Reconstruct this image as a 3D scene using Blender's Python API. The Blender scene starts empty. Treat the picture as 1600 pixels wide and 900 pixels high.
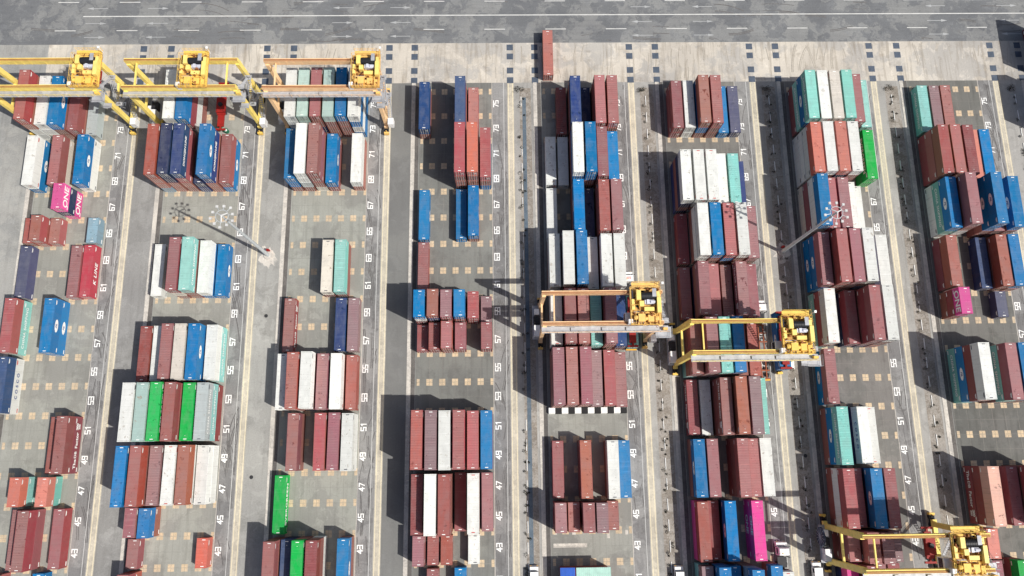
import bpy, math, random
from mathutils import Matrix, Vector
random.seed(7)
sc = bpy.context.scene
col = sc.collection
R_ = math.radians

# ------------------------------------------------------------------ camera
CAM = (1162.9186, 0.218150, -0.012651, -0.012116, 0.0, -32.0766, 169.3581)
f_, t_, r_, y_, cx_, cy_, ch_ = CAM
rot = Matrix.Rotation(y_, 3, 'Z') @ Matrix.Rotation(r_, 3, 'Y') @ Matrix.Rotation(t_, 3, 'X')
cam = bpy.data.cameras.new('camera')
cam.sensor_width = 36.0
cam.lens = f_ / 1600.0 * 36.0
cam.clip_start = 1.0
cam.clip_end = 4000.0
camo = bpy.data.objects.new('camera', cam)
col.objects.link(camo)
camo.matrix_world = Matrix.Translation((cx_, cy_, ch_)) @ rot.to_4x4()
sc.camera = camo
# ------------------------------------------------------------------ world, sun, exposure
w = bpy.data.worlds.new('World'); sc.world = w; w.use_nodes = True
nt = w.node_tree
sky = nt.nodes.new('ShaderNodeTexSky'); sky.sky_type = 'NISHITA'; sky.sun_disc = False
sky.air_density = 1.0; sky.dust_density = 3.2; sky.ozone_density = 0.6; sky.sun_elevation = R_(50.8); sky.sun_rotation = R_(117.0)
bg = nt.nodes['Background']; bg.inputs['Strength'].default_value = 0.082
nt.links.new(sky.outputs['Color'], bg.inputs['Color'])
sun = bpy.data.lights.new('sun', 'SUN'); sun.energy = 4.3; sun.angle = R_(0.5); sun.color = (1.0, 0.965, 0.91)
suno = bpy.data.objects.new('sun', sun); col.objects.link(suno)
suno.rotation_euler = Vector((-22.014, 11.196, -30.32)).to_track_quat('-Z', 'Y').to_euler()
suno.location = (80, -60, 160)
sc.view_settings.view_transform = 'Standard'; sc.view_settings.look = 'None'
sc.view_settings.exposure = 0.0; sc.view_settings.gamma = 1.0
sc.view_settings.use_curve_mapping = False

# ------------------------------------------------------------------ colours and materials
def lin(c):
    return tuple((v / 12.92 if v <= 0.04045 else ((v + 0.055) / 1.055) ** 2.4) for v in (x / 255.0 for x in c))
MATS = {}
class NB:
    def __init__(s, name):
        s.m = bpy.data.materials.new(name); s.m.use_nodes = True; s.t = s.m.node_tree
        s.b = s.t.nodes['Principled BSDF']
    def n(s, typ, **kw):
        nd = s.t.nodes.new(typ)
        for k, v in kw.items(): setattr(nd, k, v)
        return nd
    def l(s, a, b): s.t.links.new(a, b)
    def mix(s, fac, a, b, mode='MIX'):
        nd = s.n('ShaderNodeMix', data_type='RGBA', blend_type=mode)
        for sock, v in ((nd.inputs[0], fac), (nd.inputs[6], a), (nd.inputs[7], b)):
            if isinstance(v, (int, float)): sock.default_value = v
            elif isinstance(v, tuple): sock.default_value = (*v[:3], 1)
            else: s.l(v, sock)
        return nd.outputs[2]
    def ramp(s, src, p0, p1, v0=0.0, v1=1.0):
        nd = s.n('ShaderNodeMapRange'); nd.inputs[1].default_value = p0; nd.inputs[2].default_value = p1
        nd.inputs[3].default_value = v0; nd.inputs[4].default_value = v1
        s.l(src, nd.inputs[0]); return nd.outputs[0]
    def noise(s, vec, scale, detail=4.0, rough=0.55):
        nd = s.n('ShaderNodeTexNoise'); nd.inputs['Scale'].default_value = scale
        nd.inputs['Detail'].default_value = detail; nd.inputs['Roughness'].default_value = rough
        if vec is not None: s.l(vec, nd.inputs['Vector'])
        return nd.outputs['Fac']
    def scaled(s, vec, sx, sy, sz):
        nd = s.n('ShaderNodeMapping'); nd.inputs['Scale'].default_value = (sx, sy, sz)
        s.l(vec, nd.inputs['Vector']); return nd.outputs[0]
    def math(s, op, a, b=None):
        nd = s.n('ShaderNodeMath', operation=op)
        for i, v in enumerate((a, b)):
            if v is None: continue
            if isinstance(v, (int, float)): nd.inputs[i].default_value = v
            else: s.l(v, nd.inputs[i])
        return nd.outputs[0]

def paint(name, rgb, roof=False, fade=0.25, var=0.17):
    vivid = name.startswith(('bright', 'vivid', 'hot', 'strong')); steady = name.startswith(('salmon', 'pale_pink'))
    key = ('p', name, roof)
    if key in MATS: return MATS[key]
    k = NB(name + ('_roof_paint' if roof else '_paint'))
    oi = k.n('ShaderNodeObjectInfo'); tc = k.n('ShaderNodeTexCoord')
    rnd = oi.outputs['Random']
    off = k.n('ShaderNodeVectorMath', operation='MULTIPLY_ADD')
    comb = k.n('ShaderNodeCombineXYZ')
    for i in range(3): k.l(rnd, comb.inputs[i])
    k.l(comb.outputs[0], off.inputs[0]); off.inputs[1].default_value = (37.0, 91.0, 53.0)
    k.l(tc.outputs['Object'], off.inputs[2])
    v = off.outputs[0]
    base = lin(rgb)
    lum = sum(base) / 3
    hs = k.n('ShaderNodeHueSaturation'); hs.inputs['Color'].default_value = (*base, 1)
    k.l(k.ramp(rnd, 0, 1, 1 - var, 1 + var), hs.inputs['Value'])
    r2 = k.math('FRACT', k.math('MULTIPLY', rnd, 17.31))
    k.l(k.ramp(r2, 0, 1, 0.492 if vivid else (0.5 if steady else 0.484), 0.500 if vivid else (0.508 if steady else 0.516)), hs.inputs['Hue'])
    r3 = k.math('FRACT', k.math('MULTIPLY', rnd, 41.77))
    k.l(k.ramp(r3, 0, 1, 0.94 if vivid else 0.80, 1.02), hs.inputs['Saturation'])
    c = hs.outputs[0]
    if roof:
        g = tuple(0.55 * b + 0.45 * max(0.42, lum * 1.15) for b in base)
        big = k.noise(v, 0.35, 3.0)
        fd = k.math('MULTIPLY', k.ramp(big, 0.3, 0.75, 0.35, 1.0), k.ramp(r3, 0, 1, fade * 1.5, fade * 0.5))
        c = k.mix(fd, c, g)
        # dust lines across the roof panels
        st = k.noise(k.scaled(v, 0.15, 3.2, 1.0), 1.0, 3.0, 0.6)
        c = k.mix(k.ramp(st, 0.56, 0.74, 0.0, 0.42), c, tuple(min(0.9, x * 1.3 + 0.10) for x in base))
        # worn patches of primer and rust
        pn = k.noise(v, 0.8, 6.0, 0.68)
        am = k.ramp(r2, 0, 1, 0.1, 0.9)
        dark = tuple(x * 0.45 for x in base) if lum < 0.45 else (0.32, 0.27, 0.21)
        c = k.mix(k.math('MULTIPLY', k.ramp(pn, 0.60, 0.64), am), c, dark)
        dn = k.noise(k.scaled(v, 1.0, 0.45, 1.0), 0.9, 5.0, 0.6)
        c = k.mix(k.ramp(dn, 0.44, 0.66, 0.0, 0.42), c, tuple(0.5 * x + 0.5 * 0.26 for x in base))
        sx_ = k.n('ShaderNodeSeparateXYZ'); k.l(tc.outputs['Object'], sx_.inputs[0])
        fr = k.math('FRACT', k.math('MULTIPLY', sx_.outputs[1], 0.86))
        c = k.mix(k.ramp(fr, 0.93, 0.95, 0.0, 0.22), c, tuple(x * 0.4 for x in base))
        ex = k.math('ABSOLUTE', sx_.outputs[0])
        c = k.mix(k.ramp(ex, 1.06, 1.15, 0.0, 0.30), c, tuple(0.6 * x + 0.4 * 0.12 for x in base))
        sp = k.noise(v, 3.5, 2.0, 0.5)
        c = k.mix(k.ramp(sp, 0.70, 0.73, 0.0, 0.7), c, tuple(x * 0.25 for x in base))
        fine = k.noise(v, 9.0, 4.0, 0.7)
        c = k.mix(1.0, c, k.mix(k.ramp(fine, 0.3, 0.7), (0.90, 0.90, 0.89), (1.06, 1.05, 1.04)), 'MULTIPLY')
        k.b.inputs['Roughness'].default_value = 0.7
    else:
        st = k.noise(k.scaled(v, 1.0, 2.2, 0.12), 1.6, 5.0, 0.6)
        c = k.mix(k.ramp(st, 0.52, 0.78, 0.0, 0.34), c, (0.16, 0.12, 0.09))
        bl = k.noise(v, 0.5, 4.0, 0.6)
        c = k.mix(k.ramp(bl, 0.45, 0.75, 0.0, 0.22), c, tuple(0.6 * x + 0.4 * 0.4 for x in base))
        ru = k.noise(v, 2.3, 6.0, 0.7)
        c = k.mix(k.ramp(ru, 0.66, 0.72, 0.0, 0.55), c, (0.14, 0.055, 0.025))
        k.b.inputs['Roughness'].default_value = 0.52
    k.l(c, k.b.inputs['Base Color'])
    k.b.inputs['Specular IOR Level'].default_value = 0.22
    MATS[key] = k.m
    return k.m

def plain(name, rgb, rough=0.6, metal=0.0, var=0.12, scale=2.0, wear=0.25, wearcol=(0.12, 0.07, 0.045)):
    if name in MATS: return MATS[name]
    k = NB(name); tc = k.n('ShaderNodeTexCoord'); oi = k.n('ShaderNodeObjectInfo')
    geo = k.n('ShaderNodeNewGeometry'); v = geo.outputs['Position']
    base = lin(rgb)
    n1 = k.noise(v, scale * 0.4, 4.0); n2 = k.noise(v, scale * 4, 3.0)
    c = k.mix(1.0, base, k.mix(k.ramp(n1, 0.3, 0.7), (1 - var,) * 3, (1 + var,) * 3), 'MULTIPLY')
    c = k.mix(k.ramp(n2, 0.60, 0.75, 0.0, wear), c, wearcol)
    k.l(c, k.b.inputs['Base Color'])
    k.b.inputs['Roughness'].default_value = rough; k.b.inputs['Metallic'].default_value = metal
    k.b.inputs['Specular IOR Level'].default_value = 0.35
    MATS[name] = k.m
    return k.m

def ground_mat(name, rgb, rgb2, patch=0.5, patch_scale=0.06, streak=0.0, speck=0.25, dark=(40, 40, 42), stain=0.35, joint=None, seed=0.0, streakx=0.0, detail=8.0):
    if name in MATS: return MATS[name]
    k = NB(name); geo = k.n('ShaderNodeNewGeometry')
    mp = k.n('ShaderNodeMapping'); k.l(geo.outputs['Position'], mp.inputs['Vector']); mp.inputs['Location'].default_value = (seed, seed * 1.7, 0)
    v = mp.outputs[0]
    a, b = lin(rgb), lin(rgb2)
    # warped patches with fairly crisp borders (resurfacing, drying puddles)
    wn = k.n('ShaderNodeTexNoise'); wn.inputs['Scale'].default_value = patch_scale * 2.5; wn.inputs['Detail'].default_value = 5
    k.l(v, wn.inputs['Vector'])
    wv = k.n('ShaderNodeVectorMath', operation='MULTIPLY_ADD'); k.l(wn.outputs['Color'], wv.inputs[0]); wv.inputs[1].default_value = (9, 9, 0); k.l(v, wv.inputs[2])
    pn = k.noise(wv.outputs[0], patch_scale, detail, 0.66)
    c = k.mix(k.math('MULTIPLY', k.ramp(pn, 0.48, 0.53), patch), a, b)
    pn2 = k.noise(wv.outputs[0], patch_scale * 3.1, detail, 0.7)
    c = k.mix(k.ramp(pn2, 0.55, 0.58, 0.0, 0.42 * patch), c, tuple(min(.8, x * 1.28) for x in a))
    big = k.noise(v, patch_scale * 0.7, 3.0)
    c = k.mix(1.0, c, k.mix(k.ramp(big, 0.3, 0.7), (0.84, 0.84, 0.85), (1.13, 1.13, 1.12)), 'MULTIPLY')
    # stains
    sn = k.noise(v, patch_scale * 5, 6.0, 0.66)
    c = k.mix(k.ramp(sn, 0.56, 0.74, 0.0, stain), c, lin(dark))
    if streak:
        s1 = k.noise(k.scaled(v, 0.9, 0.07, 1.0), 1.0, 5.0, 0.62)
        c = k.mix(k.ramp(s1, 0.50, 0.72, 0.0, streak), c, lin(dark))
    if streakx:
        s1 = k.noise(k.scaled(v, 0.035, 0.9, 1.0), 1.0, 5.0, 0.62)
        c = k.mix(k.ramp(s1, 0.48, 0.70, 0.0, streakx), c, lin(dark))
    # small dark drips and scuffs
    sc_ = k.noise(v, 1.1, 7.0, 0.72)
    c = k.mix(k.ramp(sc_, 0.64, 0.72, 0.0, 0.45 * stain + 0.1), c, tuple(x * 0.5 for x in lin(dark)))
    fine = k.noise(v, 3.0, 5.0, 0.75)
    c = k.mix(1.0, c, k.mix(k.ramp(fine, 0.25, 0.75), (1 - speck,) * 3, (1 + speck,) * 3), 'MULTIPLY')
    k.l(c, k.b.inputs['Base Color']); k.b.inputs['Roughness'].default_value = 0.85
    k.b.inputs['Specular IOR Level'].default_value = 0.2
    MATS[name] = k.m
    return k.m

# ------------------------------------------------------------------ mesh helpers
class MB:
    def __init__(s): s.v = []; s.f = []; s.mi = []; s.cur = 0
    def quad(s, a, b, c, d):
        i = len(s.v); s.v += [a, b, c, d]; s.f.append((i, i + 1, i + 2, i + 3)); s.mi.append(s.cur)
    def poly(s, pts):
        i = len(s.v); s.v += list(pts); s.f.append(tuple(range(i, i + len(pts)))); s.mi.append(s.cur)
    def box(s, x0, x1, y0, y1, z0, z1):
        i = len(s.v)
        s.v += [(x0, y0, z0), (x1, y0, z0), (x1, y1, z0), (x0, y1, z0), (x0, y0, z1), (x1, y0, z1), (x1, y1, z1), (x0, y1, z1)]
        for f in ((0, 3, 2, 1), (4, 5, 6, 7), (0, 1, 5, 4), (1, 2, 6, 5), (2, 3, 7, 6), (3, 0, 4, 7)):
            s.f.append(tuple(i + q for q in f)); s.mi.append(s.cur)
        return s
    def cbox(s, c, d): return s.box(c[0] - d[0] / 2, c[0] + d[0] / 2, c[1] - d[1] / 2, c[1] + d[1] / 2, c[2] - d[2] / 2, c[2] + d[2] / 2)
    def frus(s, c0, d0, c1, d1):
        """box between two horizontal rectangles (tapered leg)"""
        i = len(s.v)
        for c, d in ((c0, d0), (c1, d1)):
            for sx, sy in ((-1, -1), (1, -1), (1, 1), (-1, 1)): s.v.append((c[0] + sx * d[0] / 2, c[1] + sy * d[1] / 2, c[2]))
        for f in ((0, 3, 2, 1), (4, 5, 6, 7), (0, 1, 5, 4), (1, 2, 6, 5), (2, 3, 7, 6), (3, 0, 4, 7)):
            s.f.append(tuple(i + q for q in f)); s.mi.append(s.cur)
        return s
    def bar(s, p, q, r, n=6, r2=None):
        p, q = Vector(p), Vector(q); d = (q - p).normalized()
        u = d.cross(Vector((0, 0, 1)));
        if u.length < 1e-3: u = Vector((1, 0, 0))
        u.normalize(); w_ = d.cross(u); i = len(s.v); r2 = r if r2 is None else r2
        for P_, rr in ((p, r), (q, r2)):
            for k in range(n):
                a = 2 * math.pi * k / n; s.v.append(tuple(P_ + (u * math.cos(a) + w_ * math.sin(a)) * rr))
        for k in range(n):
            s.f.append((i + k, i + (k + 1) % n, i + n + (k + 1) % n, i + n + k)); s.mi.append(s.cur)
        s.f.append(tuple(i + k for k in range(n))[::-1]); s.mi.append(s.cur)
        s.f.append(tuple(i + n + k for k in range(n))); s.mi.append(s.cur)
        return s
    def rail(s, pts, h=1.05, r=0.035, step=1.6):
        for a, b in zip(pts[:-1], pts[1:]):
            a, b = Vector(a), Vector(b); L = (b - a).length; n = max(1, int(L / step))
            up = Vector((0, 0, h))
            s.bar(a + up, b + up, r, 4); s.bar(a + up * 0.5, b + up * 0.5, r * 0.7, 4)
            for k in range(n + 1): p = a.lerp(b, k / n); s.bar(p, p + up, r, 4)
        return s
    def mesh(s, name, mats=()):
        m = bpy.data.meshes.new(name); m.from_pydata(s.v, [], s.f); m.polygons.foreach_set('material_index', s.mi)
        for x in mats: m.materials.append(x)
        m.update(); return m
TINY = {'deck_beam', 'service_platform', 'marking', 'fitting', 'winch', 'stiffener', 'deck_gap_shade', 'gear_housing', 'cable_tray', 'hoist_rope', 'reel_spoke', 'slab_joint', 'handrail', 'cabinet', 'cab_window', 'stairway', 'floor_scrape', 'yellow_line', 'bracket', 'engine', 'trolley_rail', 'motor', 'spreader'}
TINY -= {'spreader', 'stairway', 'motor', 'engine', 'cabinet'}
def O(name, data, parent=None, loc=(0, 0, 0), mat=None, rot=None):
    o = bpy.data.objects.new(name, data); col.objects.link(o)
    o.location = loc
    if rot: o.rotation_euler = rot
    if parent: o.parent = parent
    if name in TINY: o['kind'] = 'stuff'
    if mat:
        if not data.materials: data.materials.append(mat)
        o.material_slots[0].link = 'OBJECT'; o.material_slots[0].material = mat
    return o
def tag(o, label, cat, group=None):
    o['label'] = label; o['category'] = cat
    if group: o['group'] = group
    return o
def struct(name, mesh, mat, loc=(0, 0, 0)):
    o = O(name, mesh, None, loc, mat); o['kind'] = 'structure'; return o
def sheet(x0, x1, y0, y1, z):
    m = MB(); m.quad((x0, y0, z), (x1, y0, z), (x1, y1, z), (x0, y1, z)); return m
TXTM = {}
# flat lettering is cut from the built-in font and shared between alike containers
def text_mesh(s, size=1.0, spacing=1.0, shear=0.0, bold=0.0):
    k = (s, size, spacing, shear, bold)
    if k in TXTM: return TXTM[k]
    cu = bpy.data.curves.new('lettering', 'FONT'); cu.body = s; cu.size = size; cu.space_character = spacing
    cu.shear = shear; cu.offset = bold; cu.align_x = 'CENTER'; cu.align_y = 'CENTER'; cu.resolution_u = 3
    o = bpy.data.objects.new('tmp', cu); col.objects.link(o)
    bpy.context.view_layer.update()
    dg = bpy.context.evaluated_depsgraph_get()
    me = bpy.data.meshes.new_from_object(o.evaluated_get(dg)); me.materials.clear()
    bpy.data.objects.remove(o); TXTM[k] = me
    return me

# ------------------------------------------------------------------ setting
XN = [-92.0, -61.38, -30.93, -0.82, 29.15, 59.52, 89.94, 120.77, 151.6]
PITCH = 6.5
Y_LOW, Y_TOP = -110.0, 57.65
M_asph = ground_mat('lane_asphalt', (150, 150, 147), (164, 163, 158), 0.9, 0.055, 0.26, 0.18, (92, 90, 87), 0.34)
M_lane = {1: ground_mat('lane_surface_grey', (150, 149, 146), (138, 137, 134), 0.9, 0.06, 0.26, 0.16, (92, 90, 87), 0.30, seed=61),
          2: ground_mat('lane_surface_pale', (162, 161, 156), (148, 147, 142), 0.9, 0.07, 0.20, 0.16, (98, 96, 92), 0.36, seed=71),
          3: ground_mat('lane_surface_dark', (119, 119, 117), (126, 126, 123), 0.8, 0.05, 0.18, 0.10, (86, 85, 84), 0.22, seed=81),
          4: ground_mat('lane_surface_mid', (166, 164, 159), (156, 154, 149), 0.9, 0.06, 0.34, 0.14, (92, 90, 86), 0.40, seed=91)}
M_truck = ground_mat('truck_lane_asphalt', (146, 145, 143), (128, 127, 126), 1.0, 0.08, 0.36, 0.18, (76, 74, 72), 0.65, seed=13)
M_road = ground_mat('road_asphalt', (114, 116, 118), (136, 137, 136), 1.0, 0.13, 0.0, 0.18, (82, 84, 87), 0.60, seed=31, streakx=0.22, detail=12.0)
M_block = ground_mat('block_concrete', (153, 153, 145), (142, 141, 135), 0.8, 0.06, 0.34, 0.10, (92, 89, 84), 0.38, seed=5)
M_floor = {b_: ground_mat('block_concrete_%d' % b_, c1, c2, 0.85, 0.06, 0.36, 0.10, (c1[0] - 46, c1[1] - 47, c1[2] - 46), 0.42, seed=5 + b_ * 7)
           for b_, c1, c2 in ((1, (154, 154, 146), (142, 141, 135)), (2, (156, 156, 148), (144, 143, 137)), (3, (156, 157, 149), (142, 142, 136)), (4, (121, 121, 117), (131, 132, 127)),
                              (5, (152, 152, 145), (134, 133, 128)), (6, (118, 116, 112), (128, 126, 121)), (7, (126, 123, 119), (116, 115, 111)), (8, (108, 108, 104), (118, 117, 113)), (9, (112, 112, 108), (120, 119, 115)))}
M_apron = ground_mat('apron_concrete', (198, 191, 179), (180, 176, 169), 1.0, 0.07, 0.62, 0.12, (122, 110, 94), 0.52, seed=47)
M_run = ground_mat('runway_concrete', (200, 192, 174), (184, 177, 162), 0.9, 0.3, 0.22, 0.14, (118, 108, 92), 0.45, seed=3)
M_kerb = ground_mat('kerb_concrete', (208, 202, 192), (188, 183, 175), 0.9, 0.3, 0.20, 0.14, (122, 116, 108), 0.5, seed=9)
M_soil = ground_mat('verge_dirt', (158, 152, 144), (136, 128, 118), 0.9, 0.35, 0.0, 0.28, (66, 62, 56), 0.65, seed=21)
M_yel = plain('yellow_line_paint', (234, 222, 188), 0.8, scale=2.5, wear=0.8, wearcol=(0.45, 0.42, 0.33))
M_white = plain('white_line_paint', (212, 212, 208), 0.8, scale=2.2, wear=0.95, wearcol=(0.32, 0.32, 0.31))
M_fadew = plain('faded_line_paint', (172, 174, 174), 0.8, wear=0.6, wearcol=(0.24, 0.24, 0.24))
M_num = plain('number_paint', (244, 244, 240), 0.8, scale=3.0, wear=0.45, wearcol=(0.30, 0.30, 0.295))
M_pad = ground_mat('pad_tile', (208, 186, 154), (190, 174, 152), 0.9, 0.6, 0.0, 0.24, (142, 116, 86), 0.75, seed=77)
M_plate = plain('steel_plate', (88, 98, 112), 0.55, 0.2, var=0.2, wear=0.3, wearcol=(0.05, 0.055, 0.065))
M_walk = ground_mat('blue_walkway_paint', (96, 110, 122), (110, 120, 128), 0.8, 0.3, 0.2, 0.15, (70, 74, 78), 0.4, seed=2)
M_gut = ground_mat('gutter', (112, 108, 104), (98, 95, 92), 0.8, 0.3, 0.3, 0.2, (50, 48, 46), 0.5, seed=4)

M_joint = ground_mat('slab_joint', (138, 137, 131), (146, 145, 139), 0.9, 0.2, 0.3, 0.15, (100, 97, 92), 0.5, seed=6)
M_joint2 = ground_mat('slab_joint_pale', (138, 134, 128), (126, 123, 118), 0.9, 0.2, 0.3, 0.15, (96, 93, 88), 0.5, seed=8)
ground = struct('ground', sheet(-900, 900, -900, 900, 0.0).mesh('ground'), M_asph)
road = struct('road', sheet(-700, 700, 68.55, 300, 0.006).mesh('road'), M_road)
apron = struct('apron', sheet(-111.9, 300, 57.65, 68.55, 0.010).mesh('apron'), M_apron)
def child_sheet(name, parent, rects, z, mat):
    m = MB()
    for x0, x1, y0, y1 in rects: m.quad((x0, y0, z), (x1, y0, z), (x1, y1, z), (x0, y1, z))
    return O(name, m.mesh(name), parent, mat=mat)
# road markings
child_sheet('solid_line', road, [(-104.4, 420, 76.25, 76.5)], 0.012, M_white)
for yy in (72.4, 80.35, 84.3):
    for i in range(-1, 24):
        x = -95.7 + 15.36 * i
        child_sheet('lane_dash', road, [(x, x + 5.2, yy - 0.10, yy + 0.10)], 0.012, M_white)
def arrow(x, y, sgn):
    m = MB(); z = 0.012
    m.quad((x - 2.6 * sgn, y - 0.08, z), (x + 1.0 * sgn, y - 0.08, z), (x + 1.0 * sgn, y + 0.08, z), (x - 2.6 * sgn, y + 0.08, z))
    m.poly([(x + 1.0 * sgn, y - 0.35, z), (x + 2.6 * sgn, y, z), (x + 1.0 * sgn, y + 0.35, z)])
    O('lane_arrow', m.mesh('lane_arrow'), road, mat=M_fadew)
for x, sg in ((-101, 1), (-85.8, -1), (-39.3, 1), (-24.8, -1), (36.3, -1), (52, 1), (112, 1), (130.5, -1)):
    for yy in (70.55, 74.4, 78.6): arrow(x, yy, sg if yy < 76 else -sg)

# digits as stroke polygons on the ground
SEG = {'a': ((0, 1), (.62, 1)), 'b': ((.62, 1), (.62, .5)), 'c': ((.62, .5), (.62, 0)), 'd': ((0, 0), (.62, 0)), 'e': ((0, .5), (0, 0)), 'f': ((0, 1), (0, .5)), 'g': ((0, .5), (.62, .5))}
DIG = {'1': None, '3': 'abgcd', '4': 'fgbc', '5': 'afgcd', '6': 'afgedc', '7': None, '9': 'abfgcd'}
def digit_mesh(n):
    m = MB(); S = 1.12; T = 0.105
    def stroke(a, b):
        a = Vector((*a, 0)) * S; b = Vector((*b, 0)) * S; d = (b - a).normalized(); nrm = Vector((-d.y, d.x, 0)) * T; e = d * T
        m.quad(tuple(a - e - nrm), tuple(b + e - nrm), tuple(b + e + nrm), tuple(a - e + nrm))
    for i, ch in enumerate(str(n)):
        ox = i * 0.86
        if ch == '1': L_ = [((.40, 0), (.40, 1)), ((.40, 1), (.15, .8))]
        elif ch == '7': L_ = [((0, 1), (.62, 1)), ((.62, 1), (.2, 0))]
        elif ch == '4': L_ = [((.46, 0), (.46, 1)), ((.46, 1), (0, .33)), ((0, .33), (.66, .33))]
        else: L_ = [SEG[q] for q in DIG[ch]]
        for a, b in L_: stroke((a[0] + ox - .75, a[1] - .5), (b[0] + ox - .75, b[1] - .5))
    # overlapping strokes of one number get tiny height steps so no faces share a plane
    for q in range(0, len(m.v), 4):
        for j in range(4): x, y, z = m.v[q + j]; m.v[q + j] = (x, y, z + 0.0006 * (q // 4))
    return m.mesh('painted_number')
DM = {n: digit_mesh(n) for n in range(41, 77, 2) if all(c in '1345679' for c in str(n))}
hatch_m = MB().box(-0.72, 0.72, -0.78, 0.78, 0, 0.012)
pm = MB()
for sx in (-1, 1):
    for sy in (-1, 1): pm.cbox((sx * 0.36, sy * 0.39, 0.008), (0.66, 0.72, 0.016))
PAD = pm.mesh('ground_pad', [M_pad])
pm = MB()
for sy in (-1, 1): pm.cbox((0, sy * 0.39, 0.008), (0.62, 0.72, 0.016))
PADH = pm.mesh('ground_pad', [M_pad])
PLATE = MB().cbox((0, 0, 0.01), (1.6, 1.6, 0.02)).mesh('steel_plate', [M_plate])
rowX = lambda b, r: XN[b - 1] - 17.0 + 2.9 * (r - 1)
BAR = {4: 6.22, 5: 7.07, 6: 7.35, 7: 7.66, 8: 7.9}
slabs = {}; lanes = {}
for b in range(1, 10):
    X = XN[b - 1]; x0 = X - 18.75; x1 = X - 1.05
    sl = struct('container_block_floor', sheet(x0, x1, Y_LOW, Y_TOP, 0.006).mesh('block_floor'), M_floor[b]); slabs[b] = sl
    ln = struct('truck_lane', sheet(x1, X + 2.75, Y_LOW, Y_TOP, 0.005).mesh('truck_lane'), M_truck); lanes[b] = ln
    # joints between the bays: thin dark strips
    m = MB()
    for r in range(0, 7):
        xx = X - 18.45 + 2.9 * r; m.quad((xx - .03, Y_LOW, .010), (xx + .03, Y_LOW, .010), (xx + .03, Y_TOP, .010), (xx - .03, Y_TOP, .010))
    yy = -61.75
    while yy < Y_TOP:
        m.quad((x0, yy - .025, .0105), (x1, yy - .025, .0105), (x1, yy + .025, .0105), (x0, yy + .025, .0105)); yy += 3.25
    O('slab_joint', m.mesh('slab_joint'), sl, mat=M_joint if b in (1, 2, 3, 5) else M_joint2)
    child_sheet('lane_edge_line', ln, [(x1 + .02, x1 + .14, Y_LOW, Y_TOP)], 0.010, M_kerb)
    child_sheet('white_line', ln, [(X + 1.90, X + 2.0, Y_LOW, Y_TOP)], 0.010, M_white)
    rw = struct('crane_runway', sheet(X + 2.85, X + 4.45, Y_LOW, Y_TOP, 0.012).mesh('crane_runway'), M_run)
    child_sheet('yellow_line', rw, [(X + 3.05, X + 3.17, Y_LOW, Y_TOP), (X + 4.12, X + 4.24, Y_LOW, Y_TOP)], 0.017, M_yel)
    if b < 9: struct('lane_surface', sheet(X + 4.45, XN[b] - 20.75, Y_LOW, Y_TOP, 0.003).mesh('lane_surface'), M_lane[b if b < 4 else 4])
    # left runway: pale raised kerb of this block
    kx = X - 20.75
    kb = struct('runway_kerb', MB().box(kx, kx + 0.95, Y_LOW, Y_TOP, -0.1, 0.07).mesh('runway_kerb'), M_kerb)
    gt = struct('gutter', sheet(kx + 0.95, kx + 1.9, Y_LOW, Y_TOP, 0.008).mesh('gutter'), M_gut)
    if b >= 5 and b != 9:
        vg = struct('verge', sheet(X - 24.6 + (0.5 if b == 5 else 0), kx - 0.55, Y_LOW, Y_TOP - 1.5, 0.0065).mesh('verge'), M_soil)
    for n in DM:
        O('painted_number', DM[n], ln, (X + 0.0, (n - 59) / 2 * PITCH, 0.011), M_num, rot=(0, 0, R_(90)))
    for px in (X + 3.6, X - 20.2):
        for py in (67.3, 64.8, 60.95, 58.3):
            if px > -111: O('steel_plate', PLATE, apron, (px, py, 0.012))
child_sheet('walkway_strip', lanes[4], [(XN[3] + 6.5, XN[3] + 7.4, Y_LOW, Y_TOP - 4)], 0.011, M_walk)
# dividers along the lanes right of blocks 4 to 8
M_div = plain('divider_concrete', (236, 236, 232), 0.8, wear=0.3, wearcol=(0.3, 0.29, 0.27))
dv = MB().frus((0, 0, 0), (0.17, 2.5, 0), (0, 0, 0.16), (0.14, 2.45, 0)).mesh('divider_block', [M_div])
tufts = []
for b, bx in BAR.items():
    y = 52.6
    while y > -75:
        if not (b == 4 and random.random() < 0.06):
            O('divider_block', dv, lanes[b], (XN[b - 1] + bx + random.uniform(-.05, .05), y, 0.004))
            tufts.append((XN[b - 1] + bx - 0.5, y - 1.35, 0.30 + 0.22 * random.random()))
        if random.random() < 0.5: tufts.append((XN[b - 1] + bx + random.uniform(-.7, .5), y + random.uniform(-1, 1), 0.35))
        y -= 4.37
    tufts += [(XN[b - 1] + bx + random.uniform(-0.6, 0.8), random.uniform(-60, 54), random.uniform(.15, .4)) for _ in range(26)]
    tufts += [(XN[b - 1] + bx - .6 + random.uniform(-.9, .9), 55.6 + random.uniform(-.5, .5), .6) for _ in range(6)]
M_leaf = plain('weed_leaf', (46, 46, 34), 0.9, var=0.35, scale=3, wear=0.3, wearcol=(0.10, 0.08, 0.045))
m = MB()
for x, y, s in tufts:
    for k in range(26):
        a = random.uniform(0, 6.283); rr = s * math.sqrt(random.random()); z = 0.02 + random.random() * s * 0.9
        px, py = x + rr * math.cos(a), y + rr * math.sin(a); u = Vector((random.uniform(-1, 1), random.uniform(-1, 1), random.uniform(-.5, .9))).normalized() * 0.13
        q = u.cross(Vector((random.uniform(-1, 1), random.uniform(-1, 1), .4))).normalized() * 0.06; c = Vector((px, py, max(0.15, z)))
        m.quad(tuple(c - u), tuple(c + q), tuple(c + u), tuple(c - q))
wo = O('weeds', m.mesh('weeds'), None, mat=M_leaf); wo['kind'] = 'stuff'; tag(wo, 'dark low weeds and small shrubs growing along the lane dividers', 'weeds')
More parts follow.
